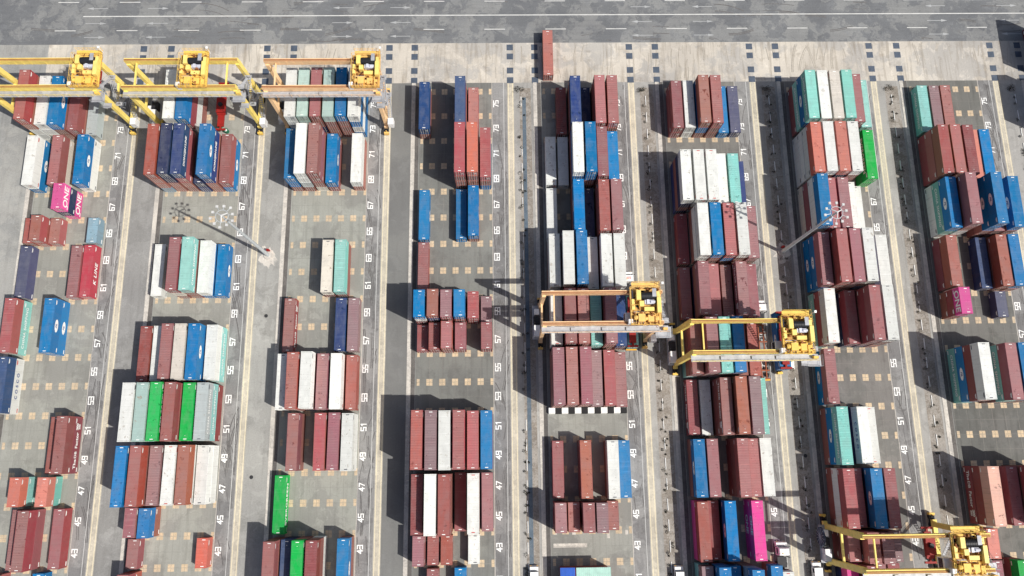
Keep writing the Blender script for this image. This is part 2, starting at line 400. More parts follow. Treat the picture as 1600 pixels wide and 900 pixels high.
# tyre marks: curved rubber streaks, and broken pale concrete round the mast bases
M_tm = ground_mat('tyre_mark_rubber', (112, 110, 108), (98, 96, 95), 0.9, 0.8, 0.0, 0.3, (70, 69, 68), 0.6, seed=17)
rt = random.Random(23)
M_tma = ground_mat('tyre_mark_apron', (172, 165, 153), (160, 153, 142), 0.9, 0.8, 0.0, 0.25, (140, 132, 120), 0.6, seed=19)
def tyre_marks(parent, x0, x1, y0, y1, n, z, along='y', mat=None):
    m = MB()
    for i in range(n):
        x, y = rt.uniform(x0, x1), rt.uniform(y0, y1); L_ = rt.uniform(2.5, 9); cv = rt.uniform(-.05, .05); a = (math.pi / 2 if along == 'y' else 0) + rt.uniform(-.22, .22)
        for off in (0, rt.choice((0.38, 1.9))):
            px, py, aa = x + off * math.sin(a), y - off * math.cos(a), a; wd = rt.uniform(.06, .13); st_ = .6; pts = []
            for j in range(int(L_ / st_) + 1):
                pts.append((px + wd * math.sin(aa), py - wd * math.cos(aa), px - wd * math.sin(aa), py + wd * math.cos(aa))); px += st_ * math.cos(aa); py += st_ * math.sin(aa); aa += cv
            zz = z + 0.00004 * i
            for p_, q_ in zip(pts[:-1], pts[1:]):
                if all(x0 - .3 < v_ < x1 + .3 for v_ in (p_[0], p_[2], q_[0], q_[2])) and all(y0 < v_ < y1 for v_ in (p_[1], p_[3], q_[1], q_[3])):
                    m.quad((p_[0], p_[1], zz), (q_[0], q_[1], zz), (q_[2], q_[3], zz), (p_[2], p_[3], zz))
    o = O('tyre_marks', m.mesh('tyre_marks'), parent, mat=mat or M_tm); o['kind'] = 'stuff'
for b in range(1, 9):
    tyre_marks(lanes[b], XN[b - 1] - .7, XN[b - 1] + 2.4, -60, 57, 34, 0.0075)
tyre_marks(apron, -108, 140, 58.0, 68.2, 70, 0.0125, mat=M_tma)
tyre_marks(road, -120, 140, 69.0, 84.0, 40, 0.0085, 'x')
for mx, my in ((-54.42, 13.81), (66.55, 13.57)):
    m = MB(); pts = []
    for i in range(22):
        a = i * 2 * math.pi / 22; rr = rt.uniform(1.3, 2.5); pts.append((mx + rr * math.cos(a), my + rr * 1.25 * math.sin(a) - .3, .009))
    m.poly(pts)
    for i in range(26):
        a, rr = rt.uniform(0, 6.28), rt.uniform(1.0, 2.9); x, y, q = mx + rr * math.cos(a), my + rr * math.sin(a), rt.uniform(.06, .2); m.box(x, x + q, y, y + q * rt.uniform(.6, 1.5), .0095, .0095 + q * .5)
    o = O('broken_concrete', m.mesh('broken_concrete'), ground, mat=M_kerb); o['kind'] = 'stuff'
# manholes
M_iron = plain('iron_cover', (52, 52, 54), 0.7)
mh = MB().bar((0, 0, 0), (0, 0, 0.02), 0.42, 16).mesh('manhole_cover', [M_iron])
for x, y in ((-54.1, -0.6), (-55.2, -36.6), (67.6, -33.5)): O('manhole_cover', mh, ground, (x, y, 0.004))
# dirt around the lamp bases, rough white scrape in block five
child_sheet('floor_scrape', slabs[5], [(10.9, 18.2, -52.2, -51.4), (11.0, 11.7, -49.6, -48.6), (15.0, 15.8, -49.6, -48.7), (22.6, 23.2, -50.4, -48.6), (26.6, 27.2, -49.7, -48.7)], 0.0105, M_kerb)

# ------------------------------------------------------------------ shipping containers
PAL = {'W': ('white', (222, 224, 219)), 'C': ('cream', (208, 200, 187)), 'G': ('pale grey', (178, 188, 188)),
       'A': ('aqua green', (128, 196, 187)), 'Q': ('pale aqua', (168, 196, 187)), 'B': ('bright blue', (4, 110, 172)), 'I': ('mid blue', (22, 62, 116)),
       'N': ('navy blue', (20, 40, 82)), 'M': ('maroon', (144, 70, 68)), 'R': ('brick red', (166, 82, 76)),
       'P': ('dusty rose', (152, 90, 95)), 'V': ('mauve brown', (140, 104, 108)), 'O': ('rust orange', (158, 78, 64)),
       'S': ('salmon orange', (198, 98, 82)), 'E': ('vivid green', (16, 168, 78)), 'K': ('hot pink', (216, 62, 142)), 'H': ('pale pink', (212, 164, 150)),
       'L': ('grey blue', (128, 158, 172)), 'U': ('faded purple navy', (76, 78, 108)), 'F': ('strong red', (184, 54, 60))}
M_rod = plain('door_rod_steel', (196, 193, 186), 0.5, 0.1)
M_mark = plain('white_marking', (240, 240, 236), 0.6, wear=0.1, wearcol=(.5, .5, .5))
M_dmark = plain('dark_marking', (70, 72, 84), 0.6, wear=0.1)
M_bmark = plain('blue_marking', (26, 62, 130), 0.6, wear=0.1)
M_rmark = plain('red_marking', (196, 60, 52), 0.6, wear=0.1)
W2 = 1.219
def body_mesh(L, H):
    m = MB(); hl = L / 2
    ys = []; y = -hl + 0.16; d = 0.036
    prof = []
    while y < hl - 0.44:
        prof += [(y, 0), (y + 0.07, 0), (y + 0.11, d), (y + 0.18, d)]; y += 0.25
    prof += [(hl - 0.16, 0)]
    for sx in (-1, 1):
        for (ya, da), (yb, db) in zip(prof[:-1], prof[1:]):
            xa, xb = sx * (W2 - 0.012 - da), sx * (W2 - 0.012 - db)
            q = [(xa, ya, .14), (xb, yb, .14), (xb, yb, H - .10), (xa, ya, H - .10)]
            m.quad(*(q if sx > 0 else q[::-1]))
    for sx in (-1, 1):
        for sy in (-1, 1):
            m.box(min(sx * W2, sx * (W2 - .16)), max(sx * W2, sx * (W2 - .16)), min(sy * (hl - .004), sy * (hl - .16)), max(sy * (hl - .004), sy * (hl - .16)), .118, H - .118)
            for z in (0, H - .118):   # corner castings
                m.box(min(sx * (W2 + .004), sx * (W2 - .17)), max(sx * (W2 + .004), sx * (W2 - .17)), min(sy * hl, sy * (hl - .178)), max(sy * hl, sy * (hl - .178)), z, z + .118)
        m.box(min(sx * (W2 - .002), sx * (W2 - .06)), max(sx * (W2 - .002), sx * (W2 - .06)), -hl + .18, hl - .18, .02, .16)
        m.box(min(sx * (W2 - .002), sx * (W2 - .06)), max(sx * (W2 - .002), sx * (W2 - .06)), -hl + .18, hl - .18, H - .115, H - .03)
    for sy in (-1, 1):
        for z0, z1 in ((.03, .17), (H - .125, H - .035)):
            m.box(-W2 + .17, W2 - .17, min(sy * (hl - .01), sy * (hl - .10)), max(sy * (hl - .01), sy * (hl - .10)), z0, z1)
    # front end wall (+Y), corrugated; floor and inner lid
    x = -W2 + .16; pr = []
    while x < W2 - .40: pr += [(x, 0), (x + .07, 0), (x + .11, .04), (x + .18, .04)]; x += .25
    pr += [(W2 - .16, 0)]
    for (xa, da), (xb, db) in zip(pr[:-1], pr[1:]):
        m.quad((xb, hl - .03 - db, .17), (xa, hl - .03 - da, .17), (xa, hl - .03 - da, H - .12), (xb, hl - .03 - db, H - .12))
    m.quad((-W2 + .02, -hl + .05, .10), (-W2 + .02, hl - .05, .10), (W2 - .02, hl - .05, .10), (W2 - .02, -hl + .05, .10))
    m.quad((-W2 + .03, -hl + .05, H - .14), (W2 - .03, -hl + .05, H - .14), (W2 - .03, hl - .05, H - .14), (-W2 + .03, hl - .05, H - .14))
    return m.mesh('container_walls')
def roof_mesh(L, ribbed):
    m = MB(); hl = L / 2 - .06; x = W2 - .045; z0 = -0.045
    m.box(-x - .02, x + .02, -hl - .03, -hl + .16, -.10, -.028); m.box(-x - .02, x + .02, hl - .16, hl + .03, -.10, -.028)
    y = -hl + .18; step = .52 if ribbed else 1.9
    h = .032 if ribbed else .012
    while y < hl - .18 - 1e-6:
        ye = min(y + step, hl - .18); g = step * .5 if ribbed else .08
        a, b_, c, d_ = y, min(y + g * .8, ye), min(y + g, ye), ye
        m.quad((-x, a, z0), (x, a, z0), (x, b_, z0), (-x, b_, z0))
        m.quad((-x, b_, z0), (x, b_, z0), (x, c, z0 + h), (-x, c, z0 + h))
        e = max(c, d_ - .10)
        m.quad((-x, c, z0 + h), (x, c, z0 + h), (x, e, z0 + h), (-x, e, z0 + h))
        m.quad((-x, e, z0 + h), (x, e, z0 + h), (x, d_, z0), (-x, d_, z0))
        y = ye
    return m.mesh('container_roof')
def door_mesh(H):
    m = MB(); m.box(-.50, .50, -.055, 0, .19, H - .14)
    for z in (.55, H / 2, H - .5): m.box(-.47, .47, -.072, -.056, z - .09, z + .09)
    m.cur = 1
    for x in (-.28, .26): m.box(x - .045, x + .045, -.11, -.06, .12, H - .10)
    for x in (-.28, .26): m.box(x - .02, x + .24, -.125, -.112, 1.02, 1.10)
    for x in (-.28, .26):
        for z in (.4, H - .36): m.box(x - .07, x + .07, -.118, -.074, z - .04, z + .04)
    return m.mesh('container_door')
def mark_mesh(L, H, v):
    m = MB(); hl = L / 2; z = H - 0.006
    r = random.Random(v * 17 + int(L)); ox = r.uniform(-.3, .3)
    if v != 2:
        for sy in (-1, 1):
            m.box(ox - .34, ox + .34, sy * (hl - .36) - .075, sy * (hl - .36) + .075, H - .05, z)
            m.poly([(ox - .08, sy * (hl - 1.1) - .07, z), (ox + .08, sy * (hl - 1.1) - .07, z), (ox, sy * (hl - 1.1) + .08, z)])
    for sx in (-1, 1):   # code panels on the walls
        x = sx * (W2 + .004)
        for yc, zc, wy, hz in ((sx * (hl - .95), H - .42, .55, .09), (sx * (hl - .95), H - .62, .38, .07), (-sx * (hl - .8), .45, .45, .14)):
            q = [(x, yc - wy, zc - hz), (x, yc + wy, zc - hz), (x, yc + wy, zc + hz), (x, yc - wy, zc + hz)]
            m.quad(*(q if sx > 0 else q[::-1]))
    for zc, wd in ((H - .45, .36), (H - .62, .28), (H - .95, .32)):
        m.quad((.62 - wd, -hl - .002 - .13, zc - .05), (.62 + wd, -hl - .132, zc - .05), (.62 + wd, -hl - .132, zc + .05), (.62 - wd, -hl - .132, zc + .05))
    return m.mesh('marking')
LEN = {40: 12.192, 20: 6.058}
HS, HH = 2.591, 2.896
BODY = {(L, h): body_mesh(LEN[L], h) for L in LEN for h in (HS, HH)}
ROOF = {(L, rb): roof_mesh(LEN[L], rb) for L in LEN for rb in (0, 1)}
DOOR = {h: door_mesh(h) for h in (HS, HH)}
for mm in BODY.values(): mm.materials.append(M_rod)
for mm in ROOF.values(): mm.materials.append(M_rod)
for mm in DOOR.values(): mm.materials.append(M_rod); mm.materials.append(M_rod)
MARK = {(L, h, v): mark_mesh(LEN[L], h, v) for L in LEN for h in (HS, HH) for v in range(3)}
def oval_mesh():
    m = MB(); n = 28; a, b = 1.45, 0.62
    P_ = [(a * math.cos(6.28318 * k / n), b * math.sin(6.28318 * k / n), 0) for k in range(n)]; m.poly(P_); return m.mesh('logo_oval')
OVAL = oval_mesh()
def lettering(root, L, H, kind, colr):
    for sx in (1, -1):
        rt = (R_(90), 0, R_(90) * sx); x = sx * (W2 + .006)
        def put(me, y, z, mat, dx=0.0, name='lettering', par=root):
            return O(name, me, par, (x + sx * dx, sx * y, z), mat, rt)
        if kind == 'PIL':
            put(OVAL, 0, H * .52, M_mark, name='logo_oval'); put(text_mesh('PIL', 0.85, 1.0, 0.25, 0.02), 0, H * .52, M_bmark, .006)
        elif kind == 'ONE':
            put(text_mesh('ONE', 2.35 if L == 20 else 1.9, 1.0, 0, 0.05), 0 if L == 20 else -1.0, H * .52, M_mark)
        elif kind == 'COSCO': put(text_mesh('COSCO', 1.15, 1.75, 0, 0.03), 0, H * .52, M_bmark)
        elif kind == 'CHINA': put(text_mesh('CHINA SHIPPING', 1.12, 1.12, 0, 0.02), 0, H * .52, M_mark)
        elif kind == 'EVER': put(text_mesh('EVERGREEN', 1.55, 1.1, 0, 0.04), 0, H * .52, M_mark)
        elif kind == 'KLINE': put(text_mesh('K LINE', 1.5, 1.15, 0.2, 0.05), -.6, H * .50, M_mark)
        elif kind == 'FACTOR':
            put(text_mesh('The', 1.25, 1.05, 0, 0.04), -4.1, H * .52, M_mark)
            put(text_mesh('DB', 1.15, 1.0, 0, 0.03), -2.15, H * .52, M_mark)
            put(text_mesh('Factor', 1.25, 1.05, 0, 0.04), .95, H * .52, M_mark)
            put(text_mesh('200', 1.0, 0.95, 0, 0.05), 3.9, H * .62, M_mark); put(text_mesh('200', 0.8, 0.95, 0, 0.03), 3.9, H * .33, M_mark)
        elif kind == 'BAND':   # heavy white wording with a short line under it
            put(text_mesh('DONGJIN', 1.1, 1.0, 0, 0.05), -1.4, H * .56, M_mark); put(text_mesh('LINE', 1.1, 1.0, 0, 0.05), 2.3, H * .56, M_mark)
BLOCKN = {1: 'bare-apron edge block', 2: 'red-spreader crane block', 3: 'peach road-end crane block', 4: 'block without any crane',
          5: 'peach mid-yard crane block', 6: 'blue-lift crane block', 7: 'cable-reel crane block', 8: 'block beyond cable-reel crane', 9: 'farthest shaded block'}
ORD = ['topmost', 'second down', 'third down', 'fourth down', 'fifth down']
occ = {}
def container(code, L, H, loc, label, cat='container', top=True, letter=None, rotz=0.0, group='shipping containers stacked in the yard'):
    cname, rgb = PAL[code]
    root = O('forty_foot_container' if L == 40 else 'twenty_foot_container', None, None, loc); root.rotation_euler = (0, 0, rotz)
    tag(root, label, cat, group)
    O('container_walls', BODY[(L, H)], root, (0, 0, 0), paint(cname.replace(' ', '_'), rgb))
    hl = LEN[L] / 2
    for sx in (-1, 1): O('container_door', DOOR[H], root, (sx * .535, -hl + .13, 0), paint(cname.replace(' ', '_'), rgb))
    if top:
        rb = 1 if code in 'MPVRAF' and random.random() < .62 else 0
        rf = O('container_roof', ROOF[(L, rb)], root, (0, 0, H), paint(cname.replace(' ', '_'), rgb, True, 0.45 if code in 'MRPVO' else (0.03 if code in 'BEF' else 0.18)))
    v = random.randrange(3) if code in 'WCGQ' else random.randrange(2)
    O('marking', MARK[(L, H, v)], root, (0, 0, 0), M_dmark if code in 'WCGQL' and random.random() < .6 else (M_rmark if code in 'WC' and random.random() < .4 else M_mark))
    if letter is None:
        if code == 'B' and L == 40: letter = 'PIL' if random.random() < .8 else ''
        elif code == 'K': letter = 'ONE'
        elif code == 'E' and L == 40: letter = 'EVER'
        elif code == 'A' and L == 40 and random.random() < .6: letter = 'CHINA'
    if letter: lettering(root, L, H, letter, code)
    return root

# layout: (block, k, length) -> stacks. k is the centre in half bays (3.25 m) from number 59.
# each stack "row colours-from-top-down" with an optional @ top height in metres
LAY = """
1 15 40 .5|1 OOWW|2 WWC|3 BMR|4 MR|5 G
1 11 40 0|1 WB|3 PC|5 BW
1 8 20 0|4 KNK
1 6 20 0|1 O|2 OO|3 O|6 L
1 3 40 0|1 U|5 P|6 F
1 -1 40 0|1 RA|4 BB
1 -5 40 0|1 IW
1 -9 40 0|5 M|6 MM
1 -12 20 0|3 SA|5 SA
1 -15 40 0|3 M|4 MM|6 M
1 -19 40 0|2 MR|5 B
2 15 40 .4|2 WWCW|3 BMWM
2 11 40 0|1 ORRL|2 NNRR|3 IRRM|4 NI|5 BIRR|6 MB
2 3 40 0|1 W|3 MCM|4 AMM|5 WB|6 B
2 -3 40 0|1 MM|2 WW|3 PRM|4 CMW|5 BBM|6 WA
2 -7 40 0|1 WWMB@11.2|2 QAMR@11.2|3 EMRB@11.2|4 MRMW@11.2|5 EMM|6 GAM
2 -11 40 0|1 BMMW|2 OMMR|3 VMW|4 WWM|5 OWM|6 WW
2 -14 20 0|1 PM|2 BO
2 -16 20 0|1 M|6 S
2 -19 40 0|1 MO
3 15 40 .7|1 WWWG|2 QQMD|3 RMNM|4 QMRM|5 BMMR|6 WBWB
3 11 40 0|1 BBM|2 WWGM|3 MMMC|4 BM|6 WR
3 3 40 0|4 CM|5 AM
3 -1 40 0|1 M|5 I|6 V
3 -5 40 0|1 WM|2 RMM|3 WMB|4 PM|5 WR|6 O
3 -9 40 0|2 MM|4 RM|5 PM|6 WW
3 -13 40 0|1 E
3 -17 40 0|1 MMR|2 IN|3 EMM|4 MMW|6 BM
4 15 40 0|1 IM|4 IMR|5 R
4 11 40 0|4 RMRM@11.2|5 SMRM@11.2|6 RMB@8.4
4 7 40 0|1 B@2.59|4 B@2.59|5 BM@5.3
4 3 40 0|1 M@2.59
4 0 20 0|1 BWMR|2 OIMR|3 PRMM|4 BMMR|5 RMM|6 V
4 -2 20 0|1 M|2 MM|3 RMM|4 PM|6 MM
4 -9 40 0|1 RMMR@11.2|2 VMMR@11.2|3 WMWM@11.2|4 RMMM@11.2|5 RMM|6 BMB
4 -13 40 0|1 MMM|2 WMMW@11.2|3 MMRM@11.2|4 M|5 WMM|6 P
4 -16 20 0|1 PM|2 M|3 O|5 W
4 -19 40 0|2 M|4 B
5 15 40 0|2 M|3 IMM|4 N|5 RMM|6 RMM
5 11 40 0|1 W|2 W|3 WBMM@11.2|4 BBRM@11.2|5 MMR|6 BM
5 7 40 0|1 W|3 BMM|4 N|5 RMM|6 PMM
5 3 40 0|1 WWM|2 WMWM@11.0|3 BMBM|4 WW|5 WMM|6 WWM
5 -1 40 0|1 WWM|2 MRMM|3 RMMM@11.0|4 AAM|5 PMRM|6 IM
5 -5 40 0|1 PMRM|2 RMMM|3 PRMM|4 VM|5 RM|6 P
5 -11 40 0|1 M|3 OM|5 WM|6 B
5 -14 20 0|1 PMM|2 RM|3 PMR|4 VMM|5 M
6 15 40 0|1 MM|2 WW|3 OBM|4 RMM|5 B|6 U
6 9 40 0|1 WNMI@10.2|2 WWMW@10.2|3 WWMW@10.2|4 WWM@7.9|5 AMM@7.9|6 I
6 5 40 0|1 M|2 WWMW@10.6|3 BMMR@10.6|4 RBMM@10.6|5 WMRM@10.6|6 PMM@8.0
6 1 40 0|1 M@2.59|2 PMN@8.0|3 RM@5.5|4 MM@5.2|5 PMM@7.8|6 PM@5.2
6 -3 40 0|1 MMA|2 PMMR@11.2|3 AMMW@11.0|4 BMMR@11.0|5 M|6 R
6 -7 40 0|1 M@2.59|2 W@2.59|3 MMM|4 OMMR@10.36|5 VMMM@10.36|6 AM@5.2
6 -11 40 0|1 BM@5.4|2 PM@5.4|4 RMM@8.0|5 RM@5.4|6 WW@5.4
6 -15 40 0|1 OK@5.4|2 M@2.59|3 BN@5.4|5 KK@5.4
6 -19 40 0|1 VA|2 BBM|3 BM|4 BLMM|6 BM
7 15 40 0|1 ABAM@10.8|2 WWMM@10.8|3 CMRW@10.8|4 AMMW@10.8|5 PMM|6 AM@6.0
7 11 40 0|1 SWWW@10.6|2 WMRM@10.6|3 SNMR@10.6|4 WMMM@10.6|6 EE
7 7 40 0|1 BWMC@11.2|2 RMM|3 PMM|4 WM|5 W
7 3 40 0|1 PBB|2 RMMB|3 PMRM|4 WMBM|6 WM
7 -1 40 0|1 WMA|3 MN|4 PMMN|5 WMMR
7 -5 40 0|1 PB@5.4
7 -9 40 0|1 ABM|3 WN|4 W
7 -13 40 0|1 RWM|2 MM|3 BNM|4 PMM
7 -16 20 0|1 PMM|2 RMMR|3 PMMM|4 VMM
7 -19 40 0|1 KN|2 MRM|3 PM|4 MM
8 15 40 0|1 A|2 V|3 R
8 11 40 0|1 ORR|2 OMM|3 MMR|4 SM|5 BM
8 7 40 0|1 BAW|2 PMWM|4 BBRM|5 PM|6 BRM
8 3 40 0|1 OM|4 I|5 OM|6 BR
8 0 20 0|1 KMO|5 U
8 -5 40 0|1 WMBA|3 PAMM|4 BMRM|5 WMM
8 -13 40 0|1 HMM|3 PM|4 MMMM|5 PMM
8 -16 20 0|1 SM
8 -18 20 0|1 PM|3 EM
9 15 40 0|1 MMBR|2 WMM|3 BMM
9 7 40 0|1 B|2 M
"""
LET = {(1, 3, 6, 0): 'KLINE', (1, -5, 1, 1): 'COSCO', (1, -9, 6, 1): 'FACTOR', (2, 11, 5, 1): 'BAND', (2, 11, 3, 0): 'BAND', (2, -3, 6, 1): 'CHINA',
       (2, -7, 6, 0): 'CHINA', (2, -7, 6, 1): 'CHINA', (3, -1, 1, 0): 'FACTOR', (6, -7, 1, 0): 'FACTOR', (6, -7, 3, 0): 'FACTOR', (6, 1, 5, 0): 'FACTOR',
       (7, 15, 1, 0): 'CHINA', (7, 15, 1, 2): 'CHINA', (7, -9, 1, 0): 'CHINA', (7, -9, 3, 0): 'COSCO', (7, -1, 1, 2): 'CHINA', (8, 15, 1, 0): 'CHINA', (8, 7, 1, 1): 'CHINA',
       (8, -5, 1, 3): 'CHINA', (8, -13, 1, 2): 'FACTOR', (5, -1, 4, 0): '', (3, 3, 5, 0): '', (6, -3, 3, 0): '', (7, 15, 1, 1): 'PIL', (7, 3, 1, 1): 'PIL', (7, 3, 1, 2): 'PIL', (7, -5, 1, 1): 'PIL',
       (7, -9, 1, 1): 'PIL', (8, 7, 1, 0): 'PIL', (8, 7, 4, 0): 'PIL', (8, 7, 4, 1): 'PIL', (8, -5, 1, 2): 'PIL', (1, 11, 1, 1): 'PIL', (1, 11, 5, 0): 'PIL', (1, -1, 4, 0): 'PIL', (1, -1, 4, 1): 'PIL',
       (2, -3, 5, 0): 'PIL', (2, 11, 6, 1): 'PIL', (1, 15, 3, 0): 'PIL', (4, 15, 4, 0): '', (6, 9, 5, 0): ''}
COV = {}
ONES = 'one two three four five six seven eight nine'.split()
def words(n):
    t = {4: 'forty', 5: 'fifty', 6: 'sixty', 7: 'seventy', 3: 'thirty', 8: 'eighty'}[n // 10]
    return t + ('-' + ONES[n % 10 - 1] if n % 10 else '')
SPEC = []
for line in LAY.strip().split('\n'):
    head, *st = line.split('|'); b, k, L, dy = head.split(); b, k, L, dy = int(b), int(k), int(L), float(dy)
    num = 59 + k if L == 20 else 59 + k + 1
    for s_ in st:
        r, cs = s_.split(); r = int(r); zt = None
        if '@' in cs: cs, zt = cs.split('@'); zt = float(zt)
        cs = cs.replace('D', 'N'); n = len(cs)
        if zt is None: hs = [HH if L == 40 else HS] * n
        else:
            j = max(0, min(n, round((zt - n * HS) / (HH - HS)))); hs = [HH] * j + [HS] * (n - j)
        z = 0.03
        jy = random.uniform(-.10, .10)
        for i in range(n):            # from the bottom up
            d = n - 1 - i
            pos = 'alone' if n == 1 else (f'{ORD[d]} of {ONES[n - 1]}' if d < n - 1 else f'bottom of {ONES[n - 1]}')
            lab = f'{PAL[cs[d]][0]} {"long" if L == 40 else "short"} container {pos}, row {ONES[6 - r]} beside {words(num)}, {BLOCKN[b]}'
            SPEC.append(dict(c=cs[d], L=L, H=hs[i], loc=(rowX(b, r) + random.uniform(-.05, .05), k * 3.25 + dy + jy + random.uniform(-.04, .04), z), lab=lab, top=(d == 0),
                             let=LET.get((b, k, r, d)), rz=R_(random.uniform(-.22, .22)), b=b))
            z += hs[i] + 0.012
        lo, hi = k * 3.25 - LEN[L] / 2, k * 3.25 + LEN[L] / 2
        COV.setdefault((b, r), []).append((lo, hi))
# containers buried inside the stacks, which no sightline from the photograph's side reaches, are joined as one mass
import numpy as np
LO = np.array([(q['loc'][0] - W2, q['loc'][1] - LEN[q['L']] / 2, q['loc'][2]) for q in SPEC]); HI = np.array([(q['loc'][0] + W2, q['loc'][1] + LEN[q['L']] / 2, q['loc'][2] + q['H']) for q in SPEC])
EYE = np.array((cx_, cy_, ch_))
def seen(i):
    lo, hi = LO[i], HI[i]; cen = (lo + hi) / 2; tot = 0.0
    near = np.where((np.abs((LO[:, 0] + HI[:, 0]) / 2 - cen[0]) < 26) & (np.abs((LO[:, 1] + HI[:, 1]) / 2 - cen[1]) < 26))[0]; near = near[near != i]
    inview = -130 < cen[0] < 134 and -66 < cen[1] < 82
    if not inview: return 0.0
    for ax, val, sgn in ((0, hi[0] + .01, 1), (0, lo[0] - .01, -1), (1, hi[1] + .15, 1), (1, lo[1] - .15, -1), (2, hi[2] + .01, 1)):
        if (EYE[ax] - val) * sgn <= 0: continue
        o = [a for a in (0, 1, 2) if a != ax]; nn = [14 if (hi - lo)[a] > 5 else 5 for a in o]
        g0, g1 = np.meshgrid(lo[o[0]] + (hi - lo)[o[0]] * (np.arange(nn[0]) + .5) / nn[0], lo[o[1]] + (hi - lo)[o[1]] * (np.arange(nn[1]) + .5) / nn[1])
        pts = np.empty((g0.size, 3)); pts[:, ax] = val; pts[:, o[0]] = g0.ravel(); pts[:, o[1]] = g1.ravel()
        dr = EYE - pts; cosv = np.abs(dr[:, ax]) / np.linalg.norm(dr, axis=1)
        t0 = (LO[near][None] - pts[:, None]) / dr[:, None]; t1 = (HI[near][None] - pts[:, None]) / dr[:, None]
        tn = np.minimum(t0, t1).max(2); tf = np.maximum(t0, t1).min(2)
        vis = ~((tn < tf) & (tf > 1e-4)).any(1)
        tot += (vis * cosv).mean() * (hi - lo)[o[0]] * (hi - lo)[o[1]]
    return tot
AREA = [seen(i) for i in range(len(SPEC))]
KEEP = set()
for Lk in (40, 20):
    order = sorted((i for i in range(len(SPEC)) if SPEC[i]['L'] == Lk), key=lambda i: -AREA[i])
    KEEP |= set(i for i in order[:315] if AREA[i] > 0.6)
print('containers', len(SPEC), 'seen', sum(a > .25 for a in AREA), 'kept', len(KEEP), 'tops', sum(q['top'] for q in SPEC), 'largest dropped', max([AREA[i] for i in range(len(SPEC)) if i not in KEEP] or [0]))
core = MB(); cmats = [M_rod]
for i, q in enumerate(SPEC):
    if i in KEEP:
        container(q['c'], q['L'], q['H'], q['loc'], q['lab'], top=q['top'], letter=q['let'], rotz=q['rz'])
    else:
        nm = PAL[q['c']][0].replace(' ', '_')
        mt = paint(nm, PAL[q['c']][1])
        if mt not in cmats: cmats.append(mt)
        core.cur = cmats.index(mt); lo, hi = LO[i], HI[i]
        if AREA[i] > .3:
            x0, y0, z0_ = q['loc']; hl = LEN[q['L']] / 2
            for me, dx, dy_ in ((BODY[(q['L'], q['H'])], 0, 0), (DOOR[q['H']], -.535, -hl + .13), (DOOR[q['H']], .535, -hl + .13)):
                o_ = len(core.v); core.v += [(v_.co.x + x0 + dx, v_.co.y + y0 + dy_, v_.co.z + z0_) for v_ in me.vertices]
                for p_ in me.polygons: core.f.append(tuple(o_ + t for t in p_.vertices)); core.mi.append(core.cur if p_.material_index == 0 else 0)
            if q['top']: core.box(lo[0] + .04, hi[0] - .04, lo[1] + .06, hi[1] - .06, hi[2] - .1, hi[2] - .03)
        else: core.box(lo[0] + .02, hi[0] - .02, lo[1] + .03, hi[1] - .03, lo[2] + .02, hi[2] - .03 if q['top'] else hi[2])
co = O('buried_containers', core.mesh('buried_containers', cmats)); co['kind'] = 'stuff'
tag(co, 'lower containers buried inside the stacks behind and beneath the others', 'containers')
# container waiting on the apron and the tall shaded stack beyond the frame
container('R', 40, HH, (12.15, 64.2, .03), 'brick red forty-foot container standing alone on the pale apron by the road', letter='')
for i in range(3):
    container('MNB'[i], 40, HH, (134.6, 65.2, .03 + i * (HH + .012)), ['bottom', 'middle', 'topmost'][i] + ' container of the three stacked on the apron past the last block', top=(i == 2), letter='')
# ground pads, left out where containers hide them on every side
def covered(b, x, y):
    need = [r for r in range(1, 7) if abs(rowX(b, r) - x) < 1.6]
    for r in need:
        for s_ in (-.9, .9):
            if not any(lo < y + s_ < hi for lo, hi in COV.get((b, r), ())): return False
    return True
for b in range(1, 9):
    for kk in range(-9, 9):
        y = 3.25 + PITCH * kk
        if y > 56.5: continue
        for c in range(7):
            x = XN[b - 1] - 18.45 + 2.9 * c
            if covered(b, x, y): continue
            xo = .35 if c == 0 else (-.35 if c == 6 else 0)
            O('ground_pad', PADH if c in (0, 6) else PAD, slabs[b], (x + xo, y, 0.007))

# ------------------------------------------------------------------ rubber-tyred gantry cranes
M_tyre = plain('tyre_rubber', (34, 34, 36), 0.85, wear=0.1)
M_grate = plain('galvanised_grating', (176, 178, 182), 0.6, 0.2, var=0.2, wear=0.3, wearcol=(0.2, 0.2, 0.2))
M_dark = plain('dark_steel', (44, 44, 48), 0.6)
M_drum = plain('hoist_drum_black', (38, 40, 44), 0.5)
M_cabw = plain('cabinet_white', (240, 240, 238), 0.5, wear=0.1, wearcol=(.4, .4, .4))
M_rust = plain('rusty_rail', (150, 96, 62), 0.8, wear=0.5, wearcol=(0.10, 0.06, 0.04))
M_red = plain('spreader_red', (150, 34, 28), 0.6, wear=0.4, wearcol=(0.08, 0.03, 0.02))
M_glass = plain('window_glass', (34, 40, 48), 0.15, wear=0.0)
CRY = {'yellow': ((250, 224, 124), (242, 202, 100)), 'peach': ((246, 206, 158), (240, 196, 112))}
